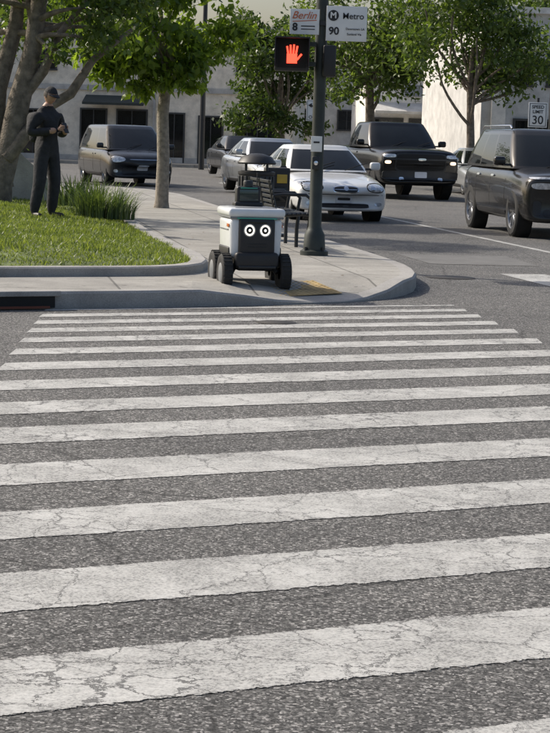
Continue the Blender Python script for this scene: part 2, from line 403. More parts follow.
# ---------------------------------------------------------------- trees
BARK=pmat('bark',(.17,.14,.11),.9,var=.45,vs=9,bump=.9,bs=30); BARKG=pmat('bark_grey',(.25,.22,.18),.9,var=.35,vs=12,bump=.8,bs=40)
def leaves(name,clumps,n,size,mat,parent,sub=14,sig=.22,droop=.3):
    vol=np.array([c[1][0]*c[1][1]*c[1][2] for c in clumps])**.7; vol/=vol.sum(); out=[]
    for (c,r),fr in zip(clumps,vol):
        m=int(n*fr); ns=max(5,int(sub))
        d=rng.normal(size=(ns,3)); d/=np.linalg.norm(d,axis=1)[:,None]; d*=rng.uniform(.35,1,(ns,1)); sc=np.array(c)+d*np.array(r)
        idx=rng.integers(0,ns,m); p=sc[idx]+rng.normal(size=(m,3))*np.array(r)*sig*np.array([1.1,1.1,.8]); out.append(p)
    P=np.concatenate(out); n=len(P)
    ax=rng.normal(size=(n,3)); ax[:,2]-=droop; ax/=np.linalg.norm(ax,axis=1)[:,None]
    up=rng.normal(size=(n,3))*.7+np.array([0,0,1]); sd=np.cross(ax,up); sd/=np.linalg.norm(sd,axis=1)[:,None]+1e-6
    L=size*rng.uniform(.6,1.25,(n,1)); W=L*rng.uniform(.2,.3,(n,1)); nm=np.cross(sd,ax)
    V=np.zeros((n,4,3)); V[:,0]=P; V[:,1]=P+ax*L*.45+sd*W; V[:,2]=P+ax*L-nm*L*.12; V[:,3]=P+ax*L*.45-sd*W
    return npmesh(name,V,mat,parent)
def limb(root,name,p0,p1,r0,r1,mat,bend=.12,n=7):
    p0=Vector(p0);p1=Vector(p1);L=(p1-p0).length; o=Vector((random.uniform(-1,1),random.uniform(-1,1),random.uniform(-.3,.6)))*bend*L
    pts=[p0.lerp(p1,i/(n-1))+o*math.sin(math.pi*i/(n-1))+Vector((random.uniform(-1,1),random.uniform(-1,1),0))*r1*.5 for i in range(n)]
    pts[0]=p0
    return tube(name,pts,[r0+(r1-r0)*i/(n-1) for i in range(n)],mat,root,10,jit=.06)
LT=leafmat('leaf_bright',(.045,.085,.014),(.20,.28,.05),.52)
LD=leafmat('leaf_dark',(.018,.04,.012),(.085,.13,.030),.35)
LB=leafmat('leaf_mid',(.028,.056,.016),(.125,.18,.045),.42)
t1=empty('street_tree',(-2.2,36.3,.15))
tube('trunk',[(0,0,-.1),(0,0,.12),(.01,0,.9),(-.02,.02,1.7),(.04,0,2.5),(.03,0,3.2)],[.17,.125,.115,.11,.10,.085],BARKG,t1,14,jit=.04)
cl=[]
for (x,y,z,a) in [(-1.2,-.2,2.95,.7),(-.3,-.8,3.0,.8),(.65,-.3,2.85,.55),(1.05,.3,3.3,.55),(-1.7,.4,3.8,.7),(0,.8,3.2,.7),(-.6,-.6,4.1,.8),(.35,.2,4.2,.65),(-.4,.4,5.1,.9),(-1.5,-.5,4.7,.75),(0,-.4,2.45,.45),(.5,-.6,2.45,.38),(-.8,-.7,2.5,.45),(-.45,-.2,2.25,.32)]:
    cl.append(((x,y,z),(a,a,a*.75))); limb(t1,'limb',(.02,0,random.uniform(2.1,3.0)),(x*.85,y*.85,z),.05,.014,BARKG)
leaves('foliage',cl,11500,.18,LT,t1,15,.22,.9)
t2=empty('ficus_tree',(-4.35,31.5,.35))
tube('trunk',[(-.25,0,-.1),(-.2,0,.3),(-.02,0,.9),(.12,0,1.6),(.3,.1,2.4),(.42,.1,3.4),(.5,.1,4.6)],[.30,.23,.19,.18,.15,.13,.09],BARK,t2,14,jit=.05)
tube('trunk_2',[(-.15,.1,.2),(-.3,.1,.9),(-.25,.2,1.8),(0,.3,2.8),(.1,.3,4)],[.2,.16,.14,.12,.08],BARK,t2,12,jit=.05)
tube('trunk_3',[(-.05,-.1,.7),(.3,-.1,1.15),(.62,-.1,1.55),(.95,-.1,1.75),(1.3,-.1,2.3),(1.9,0,2.8)],[.13,.10,.085,.08,.06,.03],BARK,t2,12,jit=.05)
tube('limb_4',[(.12,0,1.6),(.5,0,2.1),(.75,0,2.7),(1.3,0,3.4)],[.1,.08,.06,.03],BARK,t2,12,jit=.05)
cl=[]
for (x,y,z,a) in [(-1,0,3.3,.8),(.3,-.3,3.7,.65),(1.3,-.2,3.1,.55),(1.9,.2,3.2,.5),(.9,.6,4.2,.8),(-.4,.4,4.6,.9),(1.9,.2,4.2,.75),(.2,1.4,3.0,.7),(-1.2,1.2,2.6,.6),(1.4,1.2,2.9,.5),(0,0,5.4,1.0),(1.4,-.3,2.62,.38),(.75,-.3,2.4,.28)]:
    cl.append(((x,y,z),(a,a,a*.7))); limb(t2,'limb',(.3,.1,random.uniform(2.3,3.4)),(x*.9,y*.9,z),.06,.015,BARK)
leaves('foliage',cl,10500,.13,LB,t2,15,.22,.4)
def bgtree(name,loc,h,w,n,size,mat,bark,ncl=12,low=.32,thick=.16):
    t=empty(name,loc); tube('trunk',[(0,0,-.1),(.05,0,h*.2),(-.05,0,h*.45),(0,0,h*.6)],[thick*1.3,thick,thick*.8,thick*.5],bark,t,10,jit=.05)
    cl=[]
    for i in range(ncl):
        a=random.uniform(0,6.28); rr=random.uniform(.15,1)*w*.5; z=h*random.uniform(low+.12,.9); s=w*random.uniform(.16,.26)*(1.15-abs(z/h-.6))
        c=(math.cos(a)*rr,math.sin(a)*rr,z); cl.append((c,(s,s,s*.75))); limb(t,'limb',(0,0,h*random.uniform(.25,.5)),tuple(k*.9 for k in c),thick*.4,.03,bark)
    leaves('foliage',cl,n,size,mat,t,14,.23,.3); return t
bgtree('shade_tree',(-.1,76,0),6.6,4.4,11500,.22,LD,BARK,19,.16)
bgtree('shade_tree',(2.9,66,0),8.0,5.0,11500,.2,LB,BARK,18,.26)
bgtree('shade_tree',(5.9,62,0),7.6,4.8,10000,.2,LB,BARK,17,.32,.13)
bgtree('shade_tree',(-9.5,58,0),8.5,6.0,6500,.2,LB,BARK,12,.3)
bgtree('shade_tree',(10.5,80,0),10,6.5,5500,.25,LD,BARK,12,.45)
cl=[((x,random.uniform(135,150),random.uniform(2.5,5)),(4,4,2.6)) for x in range(-50,60,5)]
leaves('distant_trees',cl,20000,.6,LD,None,22,.25,.2)
cl=[((x,44,.9),(.9,.7,.7)) for x in np.arange(-13,-6.2,.9)]
leaves('hedge',cl,9000,.11,LD,None,24,.25,.2)

wl=empty('retaining_wall',(-4.95,33.5,.3),rad(8)); WC=concrete('wall_concrete',(.40,.385,.35))
mk('wall',[(-4,0,0),(1.0,0,0),(1.0,0,.35),(.55,0,.75),(-.2,0,1.5),(-4,0,1.6),(-4,.3,0),(1.0,.3,0),(1.0,.3,.35),(.55,.3,.75),(-.2,.3,1.5),(-4,.3,1.6)],
   [[0,1,2,3,4,5],[11,10,9,8,7,6],[2,8,9,3],[3,9,10,4],[4,10,11,5],[1,7,8,2],[0,5,11,6],[0,6,7,1]],WC,wl)

# ---------------------------------------------------------------- buildings
FR=pmat('window_frame',(.5,.5,.48),.5); FRD=pmat('dark_frame',(.04,.04,.04),.5)
def opening(root,x,z,w_,h_,y,kind='window',fr=None,nm_=1):
    fr=fr or FR; t=.08
    box(kind+'_glass',(x,y-.01,z),(w_,.04,h_),GLASS,root)
    for nm,c,s in (('frame_top',(x,y-.045,z+h_/2+t/2),(w_+2*t,.09,t)),('sill',(x,y-.065,z-h_/2-t/2),(w_+2.6*t,.13,t)),('frame_l',(x-w_/2-t/2,y-.045,z),(t,.09,h_)),('frame_r',(x+w_/2+t/2,y-.045,z),(t,.09,h_))):
        box(nm,c,s,fr,root)
    for k in range(nm_): box('mullion',(x-w_/2+w_*(k+1)/(nm_+1),y-.045,z),(.05,.05,h_),fr,root)
CREAM=concrete('off_white_stucco',(.78,.71,.60)); WST=concrete('white_stucco',(.82,.79,.74)); GST=concrete('grey_stucco',(.60,.59,.57)); GST2=concrete('mid_grey_stucco',(.46,.45,.43))
b=empty('storefront_building',(-12.5,97,0),rad(-4))
box('walls',(0,5,3.3),(26,10,6.6),CREAM,b); box('parapet',(0,4.95,6.72),(26.4,10.4,.26),WST,b); box('string_course',(0,-.06,3.7),(26.1,.12,.25),GST2,b); box('plinth',(0,-.03,.2),(26.06,.1,.4),GST2,b)
for x,w_,h_ in ((-11,2.4,2.3),(-7.6,1.1,2.4),(-5.2,2.2,2.2),(-2.2,1.1,2.5),(.2,2.0,2.4),(3.2,1.2,2.5),(5.1,1.4,2.5),(7.2,.9,2.4),(9.0,1.1,2.3),(11.3,2.0,2.4)):
    opening(b,x,h_/2+.12,w_,h_,0,'shop',FRD,1 if w_<1.5 else 3)
for x in (-10,-6.5,-3,.5,4,7.5,11): opening(b,x,5.1,1.5,1.1,0,fr=FRD,nm_=2)
box('awning',(4.3,-.6,3.1),(3.0,1.2,.12),pmat('awning_fabric',(.04,.05,.05),.8),b,rot=(rad(18),0,0))
box('shop_sign',(-5.2,-.1,3.15),(2.6,.14,.4),pmat('shop_sign_paint',(.09,.12,.2),.5),b); box('downpipe',(6.2,-.08,1.9),(.12,.14,3.5),GST2,b)
b=empty('white_shop_building',(7.0,88,0),rad(3))
box('walls',(0,4,2.3),(6.5,8,4.6),WST,b); box('parapet',(0,3.95,4.7),(6.8,8.3,.22),GST,b)
for x in (-2.3,-.7,1.0,2.5): opening(b,x,1.5,1.2,2.0,0,fr=FRD)
box('awning',(0,-.55,3.0),(6.0,1.1,.12),GST,b,rot=(rad(20),0,0)); box('fascia_sign',(0,-.06,3.8),(3.2,.12,.5),pmat('fascia',(.2,.22,.25),.5),b)
b=empty('grey_office_building',(15.2,71,0),rad(6))
box('walls',(0,6,3.1),(16.4,12,6.2),GST,b); box('parapet',(0,5.95,6.3),(16.7,12.3,.22),WST,b); box('band',(0,-.05,5.0),(16.5,.1,.18),WST,b); box('pilaster',(-7.6,-.1,2.45),(.5,.2,4.9),WST,b);box('pilaster_2',(-4.6,-.1,2.45),(.4,.2,4.9),WST,b)
for x in (-6.65,-5.6,-3.4,-1.8,0,2,4,6): opening(b,x,4.1,.42,.85,0,fr=FRD)
for x in (-6.2,-3.2,0,3,6): opening(b,x,1.5,1.5,1.8,0,fr=FRD,nm_=2)
b=empty('grey_rear_building',(3.0,108,0))
box('walls',(0,4,2.6),(11,8,5.2),GST,b); box('parapet',(0,3.95,5.3),(11.3,8.3,.25),WST,b)
for x in (-4.6,-3.2,-1.5,.5,2.5,4.2): opening(b,x,2.6,.9,1.0,0,fr=FRD)
b=empty('tall_rear_building',(17,125,0))
box('walls',(0,6,5),(20,12,10),WST,b); box('parapet',(0,5.95,10.1),(20.3,12.3,.3),GST,b)
for x in range(-8,9,2):
    for z in (2,5,8): opening(b,x,z,1.0,1.3,0,fr=FRD)
v=[(12.5,24,-.01),(12.5,24,.15),(9.5,45,-.01),(9.5,45,.15),(6,72,-.01),(6,72,.15),(-2,92,-.01),(-2,92,.15),(-30,95,-.01),(-30,95,.15)]
f=[[0,2,3,1],[2,4,5,3],[4,6,7,5],[6,8,9,7]]
poly=[(12.5,24),(9.5,45),(6,72),(-2,92),(-30,95),(-60,160),(60,160),(60,24)]
n0=len(v); v+=[(p[0],p[1],.15) for p in poly]
for t in tessellate_polygon([[Vector((p[0],p[1],0)) for p in poly]]): f.append([n0+k for k in t])
mk('pavement',v,f,CONC)

# ---------------------------------------------------------------- cars
def superpatch(tree,axis,L,c,size,mat,parent,name,off_=.008,p=4.0,n=10,taper=0,slant=0):
    v=[];f=[]
    for i in range(n+1):
        for j in range(n+1):
            a=-1+2*i/n; b_=-1+2*j/n; m=max(abs(a),abs(b_))
            if m>0: s=m/((abs(a)**p+abs(b_)**p)**(1/p))
            else: s=1
            A=a*s; B_=b_*s
            aa=c[0]+A*size[0]/2; zz=c[1]+B_*size[1]/2*(1+taper*A)+slant*A
            if axis=='F': o=Vector((L,aa,zz)); d=Vector((-1,0,0))
            elif axis=='B': o=Vector((-L,aa,zz)); d=Vector((1,0,0))
            elif axis=='R': o=Vector((aa,-3,zz)); d=Vector((0,1,0))
            else: o=Vector((aa,3,zz)); d=Vector((0,-1,0))
            h,nn,_,_=tree.ray_cast(o,d)
            if h is None:
                h,nn,_,_=tree.find_nearest(o+d*(L*.5 if axis in 'FB' else 2.0))
            v.append(h-d*off_)
    for i in range(n):
        for j in range(n):
            k=i*(n+1)+j; f.append([k,k+1,k+n+2,k+n+1])
    ring=[i*(n+1) for i in range(n+1)]+[n*(n+1)+j for j in range(1,n+1)]+[i*(n+1)+n for i in range(n-1,-1,-1)]+[j for j in range(n-1,0,-1)]
    k0=len(v)
    for q in ring: v.append(Vector(v[q])+d*.04)
    R=len(ring)
    for q in range(R): f.append([ring[q],ring[(q+1)%R],k0+(q+1)%R,k0+q])
    return mk(name,v,f,mat,parent,True,None,40)
HS=[(0,0),(.82,0),(.955,.06),(.99,.28),(1,.60),(.972,.82),(.89,.95),(.5,.995),(0,1.01)]
def wheel(root,name,x,y,R,side,rim,spokes=5,wd=.22):
    w_=empty(name,(x,y,R)); w_.parent=root
    s=side; h=wd/2
    lathe('tyre',[(R*.66,-h),(R*.9,-h*1.02),(R*.97,-h*.85),(R,-h*.5),(R,h*.5),(R*.97,h*.85),(R*.9,h*1.02),(R*.66,h)],RUB,w_,36)
    lathe('rim',[(R*.68,s*h*1.0),(R*.65,s*h*.95),(R*.62,s*h*.35),(R*.0,s*h*.3)],[rim,SEAM],w_,36,fm=[0,0,1])
    lathe('hub',[(0,s*h*.85),(R*.13,s*h*.8),(R*.15,s*h*.3)],rim,w_,20)
    for k in range(spokes):
        a=2*math.pi*k/spokes+.3
        box('spoke',(math.cos(a)*R*.36,s*h*.62,math.sin(a)*R*.36),(R*.62,h*.35,R*.11),rim,w_,.006,rot=(0,-a,0),seg=1)
def car(name,loc,ang,sp,paint,rim=RIM,scale=1.0):
    root=empty(name,(loc[0],loc[1],loc[2] if len(loc)>2 else 0.004),rad(-90+ang)); root.scale=(scale,)*3
    st=sp['st']; v=[];f=[]; bow=sp.get('bow',.16); x0=st[0][0]; x1=st[-1][0]
    for (x,zt,hw,zb) in st:
        ring=HS+[(-y,z) for (y,z) in HS[-2:0:-1]]
        fr=max(0,1-(x0-x)/.9); rr=max(0,1-(x-x1)/.7)
        for (y,z) in ring: v.append((x-bow*fr*abs(y)**2.2+bow*.7*rr*abs(y)**2.2,y*hw,zb+(zt-zb)*z))
    R_=16
    for i in range(len(st)-1):
        for k in range(R_): f.append([i*R_+k,i*R_+(k+1)%R_,(i+1)*R_+(k+1)%R_,(i+1)*R_+k])
    for base,rev in ((0,True),((len(st)-1)*R_,False)):
        idx=[base+k for k in range(R_)]
        for k in range(0,8):
            a,b_=idx[k],idx[k+1]; c,d_=idx[(R_-k-1)%R_],idx[(R_-k)%R_]
            q=[a,b_,c,d_] if k>0 and k<7 else ([a,b_,c] if k==0 else [a,b_,d_])
            f.append(q if rev else q[::-1])
    me=bpy.data.meshes.new('b'); me.from_pydata(v,[],f); bm=bmesh.new(); bm.from_mesh(me); bmesh.ops.recalc_face_normals(bm,faces=bm.faces)
    tmp=bm2('body',bm,paint,None,True)
    ss=tmp.modifiers.new('s','SUBSURF'); ss.levels=2; ss.render_levels=2
    W=sp['W']; R=sp['R']; cuts=[]
    for x in (sp['xf'],sp['xr']):
        for s in (1,-1):
            cm=bmesh.new(); bmesh.ops.create_cone(cm,segments=40,radius1=R+.06,radius2=R+.06,depth=.55,cap_ends=True)
            for vv in cm.verts: vv.co=Vector((vv.co.x+x,vv.co.z+s*(W/2-.03),vv.co.y+R+.01))
            bmesh.ops.recalc_face_normals(cm,faces=cm.faces)
            c=bm2('cut',cm,paint); cuts.append(c); md=tmp.modifiers.new('b','BOOLEAN'); md.object=c; md.operation='DIFFERENCE'; md.solver='EXACT'
    bpy.context.view_layer.update()
    dg=bpy.context.evaluated_depsgraph_get(); ev=tmp.evaluated_get(dg)
    me2=bpy.data.meshes.new_from_object(ev)
    me2.polygons.foreach_set('use_smooth',[True]*len(me2.polygons)); me2.set_sharp_from_angle(angle=rad(38))
    for m in list(tmp.modifiers)[1:]: tmp.modifiers.remove(m)
    bpy.context.view_layer.update(); dg=bpy.context.evaluated_depsgraph_get(); tree=BVHTree.FromObject(tmp,dg)
    for c in cuts: bpy.data.objects.remove(c)
    bpy.data.objects.remove(tmp)
    body=bpy.data.objects.new('body',me2); COL.objects.link(body); body.parent=root
    for x in (sp['xf'],sp['xr']):
        for s in (1,-1):
            lathe('wheel_well',[(0,s*(W/2-.27)),(R+.056,s*(W/2-.27)),(R+.056,s*(W/2-.05))],SEAM,root,32,loc=(x,0,R+.01))
            wheel(root,'wheel',x,s*(W/2-.14),R,s,rim,sp.get('spokes',5),sp.get('ww',.22))
    g=sp['g']; xw,xr0,xr1,xb,zb,zr,wb,wr=g
    cols=[('f',0),('f',.35),('f',.7),('f',.92),('s',0.0),('s',.035)]
    pil=sp['pil']
    for t in pil: cols+=[('s',t),('s',t+sp.get('pw',.03))]
    cols+=[('s',sp.get('dp',.93)),('s',1.0),('r',.9),('r',.5),('r',0)]
    kinds=[]
    for i in range(len(cols)-1):
        a,b_=cols[i],cols[i+1]
        if a[0]=='f' and b_[0]=='f': kinds.append(1)
        elif a[0]=='r' and b_[0]=='r': kinds.append(1)
        elif a==('f',.92) or a==('s',0.0) or a==('s',1.0) : kinds.append(0)
        elif a[0]=='s' and b_==('s',1.0): kinds.append(0)
        elif a[0]=='s' and a[1] in pil: kinds.append(0)
        else: kinds.append(1)
    lev=[0,.07,.35,.65,.90,1.0]
    def pt(c,vv,sgn):
        fx=xw+(xr0-xw)*vv; rx_=xb+(xr1-xb)*vv; hw=wb+(wr-wb)*(vv**1.15)
        z=zb+(zr-.05-zb)*vv
        k,t=c; cf=.14*(1-vv*.4); bl=.03*math.sin(math.pi*min(1,vv))
        if k=='f': return (fx-cf*t*t+bl,sgn*t*hw*.97,z)
        if k=='r': return (rx_+.08*t*t-bl,sgn*t*hw*.97,z)
        xx=(fx-cf-.03)+((rx_+.1)-(fx-cf-.03))*t
        tb=hw*(1-.05*(2*t-1)**2)
        return (xx,sgn*(tb+bl*.6),z)
    full=[(c,1) for c in cols]+[(c,-1) for c in cols[-2:0:-1]]
    kf=kinds+kinds[::-1]
    v=[];f=[];fm=[];n_=len(full)
    for l in lev:
        for c,s in full: v.append(pt(c,l,s))
    top=[Vector(p) for p in v[-n_:]]; cen=sum(top,Vector())/n_
    for k2,(sc,dz) in enumerate(((.94,.035),(.75,.048),(.4,.055))):
        for p in top: v.append((cen.x+(p.x-cen.x)*sc,(p.y)*sc,p.z+dz))
    v.append((cen.x,0,zr+.006)); nl=len(lev)+3
    for i in range(nl-1):
        for k in range(n_):
            f.append([i*n_+k,i*n_+(k+1)%n_,(i+1)*n_+(k+1)%n_,(i+1)*n_+k]); fm.append(1 if (kf[k]==1 and 1<=i<=3) else 0)
    for k in range(n_): f.append([(nl-1)*n_+k,(nl-1)*n_+(k+1)%n_,len(v)-1]); fm.append(0)
    gm=bpy.data.meshes.new('cabin'); gm.from_pydata(v,[],f); gm.polygons.foreach_set('material_index',fm)
    bm=bmesh.new(); bm.from_mesh(gm); bmesh.ops.recalc_face_normals(bm,faces=bm.faces)
    bm2('cabin',bm,[sp.get('cabpaint',paint),GLASS],root,True,48)
    mx=xw-.32
    for s in (1,-1):
        box('mirror',(mx,s*(wb+.15),zb+.12),(.14,.20,.15),sp.get('mirmat',paint),root,.045); box('mirror_arm',(mx,s*(wb+.03),zb+.06),(.06,.16,.04),BLACK,root,.01)
    for y in (-.35,.3): tube('wiper',[(xw+.02,y,zb+.03),(xw-.12,y+.28,zb+.12),(xw-.22,y+.5,zb+.18)],.008,SEAM,root,6)
    def seam(x,z0,z1,s):
        superpatch(tree,'R' if s<0 else 'L',0,(x,(z0+z1)/2),(.014,z1-z0),SEAM,root,'seam',.003,12,4)
    for x in sp['seams']:
        for s in (1,-1): seam(x,sp['sill']+.1,zb-.02,s)
    for s in (1,-1):
        ax='L' if s>0 else 'R'
        for x in sp['handles']: superpatch(tree,ax,0,(x,zb-.13),(.2,.035),sp.get('hmat',paint),root,'handle',.02,4,4)
        superpatch(tree,ax,0,((sp['xf']+sp['xr'])/2,sp['sill']),(sp['xf']-sp['xr']-2*R-.2,.09),BLACK,root,'sill_trim',.012,10,8)
    for q in sp['front']:
        nm,y,z,w_,h_,mat=q[:6]; kw=q[6] if len(q)>6 else {}
        if y==0: superpatch(tree,'F',3.5,(0,z),(w_,h_),mat,root,nm,**kw)
        else:
            for s in (1,-1):
                k2=dict(kw)
                if 'slant' in k2: k2['slant']*=s
                if 'taper' in k2: k2['taper']*=s
                superpatch(tree,'F',3.5,(s*y,z),(w_,h_),mat,root,nm,**k2)
    return root,tree
WP=pmat('paint_white',(.74,.74,.73),.25,0,1.0,var=.02); KP=pmat('paint_black',(.005,.0055,.0065),.22,0,.3,var=.1,spec=.25)
DG=pmat('paint_dark_grey',(.022,.024,.028),.25,0,.4,var=.05,spec=.3); SG=pmat('paint_silver',(.42,.44,.46),.3,.6,1.0,var=.04); BR=pmat('paint_graphite',(.018,.017,.016),.22,0,.45,var=.05,spec=.3)
D=dict
sedan=D(W=1.82,R=.325,xf=1.42,xr=-1.36,bow=.22,pil=[.44,.80],dp=.93,pw=.035,seams=[.72,-.32,-1.2],handles=[-.2,-1.1],sill=.27,spokes=7,
 st=[(2.40,.50,.60,.30),(2.385,.60,.76,.22),(2.30,.68,.84,.19),(2.05,.74,.88,.19),(1.5,.82,.905,.19),(1.0,.89,.91,.19),(.6,.94,.91,.19),(-.5,.96,.91,.19),(-1.5,.98,.91,.19),(-2.1,.97,.88,.22),(-2.35,.93,.82,.26),(-2.42,.7,.74,.34)],
 g=(1.02,.25,-.85,-1.72,.90,1.40,.83,.60),
 front=[('headlight_bezel',.60,.635,.37,.18,SEAM,D(taper=.15,p=2.6,off_=.004)),('headlight',.60,.635,.33,.145,LENS,D(taper=.15,p=2.6,off_=.012)),('headlight_bulb',.54,.635,.10,.10,CHROME,D(p=2,off_=.02)),('grille',0,.60,.50,.15,CHROME,D(p=3,off_=.006)),('grille_mesh',0,.60,.45,.115,BLACK,D(taper=0,p=3,off_=.014)),('grille_bar',0,.60,.45,.012,CHROME,D(off_=.018)),('emblem',0,.62,.09,.08,CHROME,D(off_=.024,p=2)),('plate',0,.42,.31,.15,PLATE,D(off_=.02,p=14)),('plate_text',0,.42,.24,.05,BLACK,D(off_=.022,p=8)),('lower_intake',0,.30,.95,.08,BLACK,D(p=6)),('fog_lamp',.66,.33,.15,.07,LENS,D(p=2.5)),('bumper_seam',0,.50,1.5,.012,SEAM,D(off_=.003,n=14,p=14))])
suv=D(W=2.0,R=.40,xf=1.56,xr=-1.52,bow=.2,pil=[.33,.63],dp=.93,pw=.03,seams=[1.02,-.05,-1.12],handles=[.1,-.95],sill=.38,spokes=10,ww=.26,hmat=CHROME,
 st=[(2.52,.80,.72,.40),(2.51,.98,.88,.30),(2.44,1.05,.95,.26),(2.2,1.09,.98,.25),(1.6,1.13,1.0,.25),(1.1,1.17,1.0,.25),(.0,1.19,1.0,.25),(-1.2,1.20,1.0,.25),(-2.1,1.2,.98,.28),(-2.45,1.15,.93,.32),(-2.54,.9,.86,.4)],
 g=(1.28,.42,-2.0,-2.42,1.12,1.80,.93,.74),
 front=[('grille_frame',0,.80,.70,.40,CHROME,D(p=4,off_=.012)),('kidney',.18,.80,.30,.34,BLACK,D(p=4,off_=.02)),('headlight',.68,.86,.36,.10,LENS,D(p=3,off_=.014)),('day_lamp',.70,.99,.34,.035,LENS,D(p=6,off_=.012)),('lower_intake',0,.42,1.3,.14,BLACK,D(p=6)),('air_curtain',.76,.50,.14,.24,BLACK,D(p=3)),('plate',0,.50,.31,.15,PLATE,D(off_=.03,p=14)),('skid',0,.33,1.1,.05,CHROME,D(p=6,off_=.012))])
pickup=D(W=2.05,R=.42,xf=1.85,xr=-1.85,bow=.14,pil=[.45],dp=.90,pw=.05,seams=[1.0,.0,-.98],handles=[.12,-.85],sill=.44,spokes=6,ww=.28,
 st=[(2.92,.85,.86,.50),(2.915,1.12,.96,.40),(2.86,1.22,1.0,.36),(2.6,1.27,1.02,.34),(1.9,1.30,1.025,.34),(1.2,1.32,1.025,.34),(.2,1.32,1.025,.34),(-1.1,1.33,1.025,.34),(-2.6,1.33,1.01,.36),(-2.88,1.3,.98,.4),(-2.92,1.0,.95,.45)],
 g=(1.25,.50,-.95,-1.2,1.27,1.93,.94,.76),
 front=[('grille_surround',0,.93,1.32,.46,DARK,D(p=8,off_=.006)),('grille',0,.93,1.25,.40,SEAM,D(p=8,off_=.012)),('grille_bar',0,1.0,1.9,.04,DARK,D(p=8,off_=.03)),('grille_slat',0,.90,1.2,.02,DARK,D(p=8,off_=.025)),('grille_slat_2',0,.82,1.2,.02,DARK,D(p=8,off_=.025)),('badge',0,1.0,.2,.06,CHROME,D(p=4,off_=.04)),('headlight',.80,1.08,.30,.09,LENS,D(p=4,off_=.016)),('lamp',.84,.92,.15,.08,LAMP,D(p=3,off_=.016)),('bumper',0,.60,1.95,.22,DARK,D(p=8,off_=.05)),('plate',0,.62,.31,.15,PLATE,D(off_=.07,p=14)),('tow',.5,.52,.12,.08,CHROME,D(p=3,off_=.06))])
van=D(W=1.99,R=.35,xf=1.55,xr=-1.45,bow=.25,pil=[.28,.60],dp=.93,pw=.03,seams=[1.15,.15,-1.15],handles=[.3,-.0],sill=.3,spokes=5,
 st=[(2.52,.55,.66,.34),(2.5,.72,.84,.24),(2.38,.86,.93,.21),(2.1,.95,.97,.21),(1.6,1.05,.99,.21),(1.1,1.1,.995,.21),(0,1.12,.995,.21),(-1.2,1.13,.995,.21),(-2.1,1.13,.98,.24),(-2.45,1.1,.93,.28),(-2.52,.85,.85,.36)],
 g=(1.75,.75,-2.0,-2.42,1.02,1.75,.92,.73),
 front=[('grille',0,.72,.9,.10,BLACK,D(p=4)),('grille_bar',0,.76,.8,.02,CHROME,D(off_=.02)),('headlight',.70,.76,.36,.17,LENS,D(p=2.6,taper=.3)),('lower_intake',0,.42,1.2,.22,BLACK,D(p=5)),('plate',0,.52,.31,.15,PLATE,D(off_=.02,p=14)),('fog_lamp',.78,.42,.12,.09,LENS,D(p=2.5))])
car('white_sedan',(.70,38.4),12.5,sedan,WP)
car('black_pickup_truck',(3.05,54.6),12,pickup,KP,RIM,1.06)
rt,_=car('graphite_suv',(4.62,34.2),7.5,suv,BR,RIM)
for s in (1,-1): tube('roof_rail',[(.3,s*.72,1.79),(.2,s*.72,1.84),(-1.7,s*.72,1.84),(-1.85,s*.72,1.79)],.018,CHROME,rt,8)
car('grey_minivan',(-4.72,58.8),18,van,DG)
car('grey_sedan',(-.35,52.5,.1),14,sedan,SG)
car('silver_sedan',(6.1,60),8,sedan,SG)
car('white_hatchback',(6.0,49.5),8,sedan,WP)
car('dark_sedan',(-1.5,72,0.15),14,sedan,DG)

# ---------------------------------------------------------------- signal pole with signs
POLE=pmat('pole_paint',(.035,.042,.038),.5,.3,var=.25)
sp_=empty('pedestrian_signal_pole',(.416,22.95,.15))
lathe('pole',[(.165,0),(.165,.05),(.13,.07),(.12,.24),(.09,.30),(.075,.34),(.072,1.5),(.068,4.4),(.0,4.42)],POLE,sp_,24,axis='Z')
for k in range(4):
    a=k*math.pi/2+.78; tube('bolt',[(math.cos(a)*.145,math.sin(a)*.145,.04),(math.cos(a)*.145,math.sin(a)*.145,.10)],.015,DARK,sp_,8)
hz0=2.32
box('signal_housing',(-.335,-.10,hz0),(.40,.22,.38),BLACK,sp_,.02); box('signal_hood_top',(-.335,-.30,hz0+.185),(.40,.2,.015),BLACK,sp_)
for s in (-1,1): box('signal_hood_side',(-.335+s*.195,-.30,hz0+.02),(.012,.2,.32),BLACK,sp_)
box('signal_face',(-.335,-.213,hz0),(.33,.004,.31),SEAM,sp_); box('bracket',(-.08,-.02,2.45),(.16,.05,.05),POLE,sp_);box('bracket_low',(-.08,-.02,2.22),(.16,.05,.05),POLE,sp_)
RED=pmat('signal_red',(1,.06,.03),.5,emit=3.0)
hx,hz=-.335,hz0-.03
box('hand_palm',(hx,-.22,hz-.02),(.12,.006,.11),RED,sp_,.002)
for i,(dx_,l,an) in enumerate(((-.045,.085,-10),(-.015,.10,-3),(.016,.105,3),(.046,.09,9))):
    box('hand_finger',(hx+dx_*1.15,-.22,hz+.035+l/2),(.021,.006,l),RED,sp_,.002,rot=(0,rad(an),0))
box('hand_thumb',(hx+.085,-.22,hz+.0),(.022,.006,.085),RED,sp_,.002,rot=(0,rad(38),0))
box('signal_housing_side',(.10,.02,2.26),(.15,.34,.36),BLACK,sp_,.02)
BLK=pmat('sign_ink',(.02,.02,.022),.5); ORG=pmat('sign_orange',(.55,.12,.03),.5)
ms=empty('bus_stop_sign',(.70,22.84,2.84))
box('panel',(0,0,0),(.47,.012,.40),SIGNW,ms,.003)
lathe('logo_disc',[(0,-.012),(.062,-.012),(.062,-.006)],BLK,ms,28,loc=(-.155,0,.09))
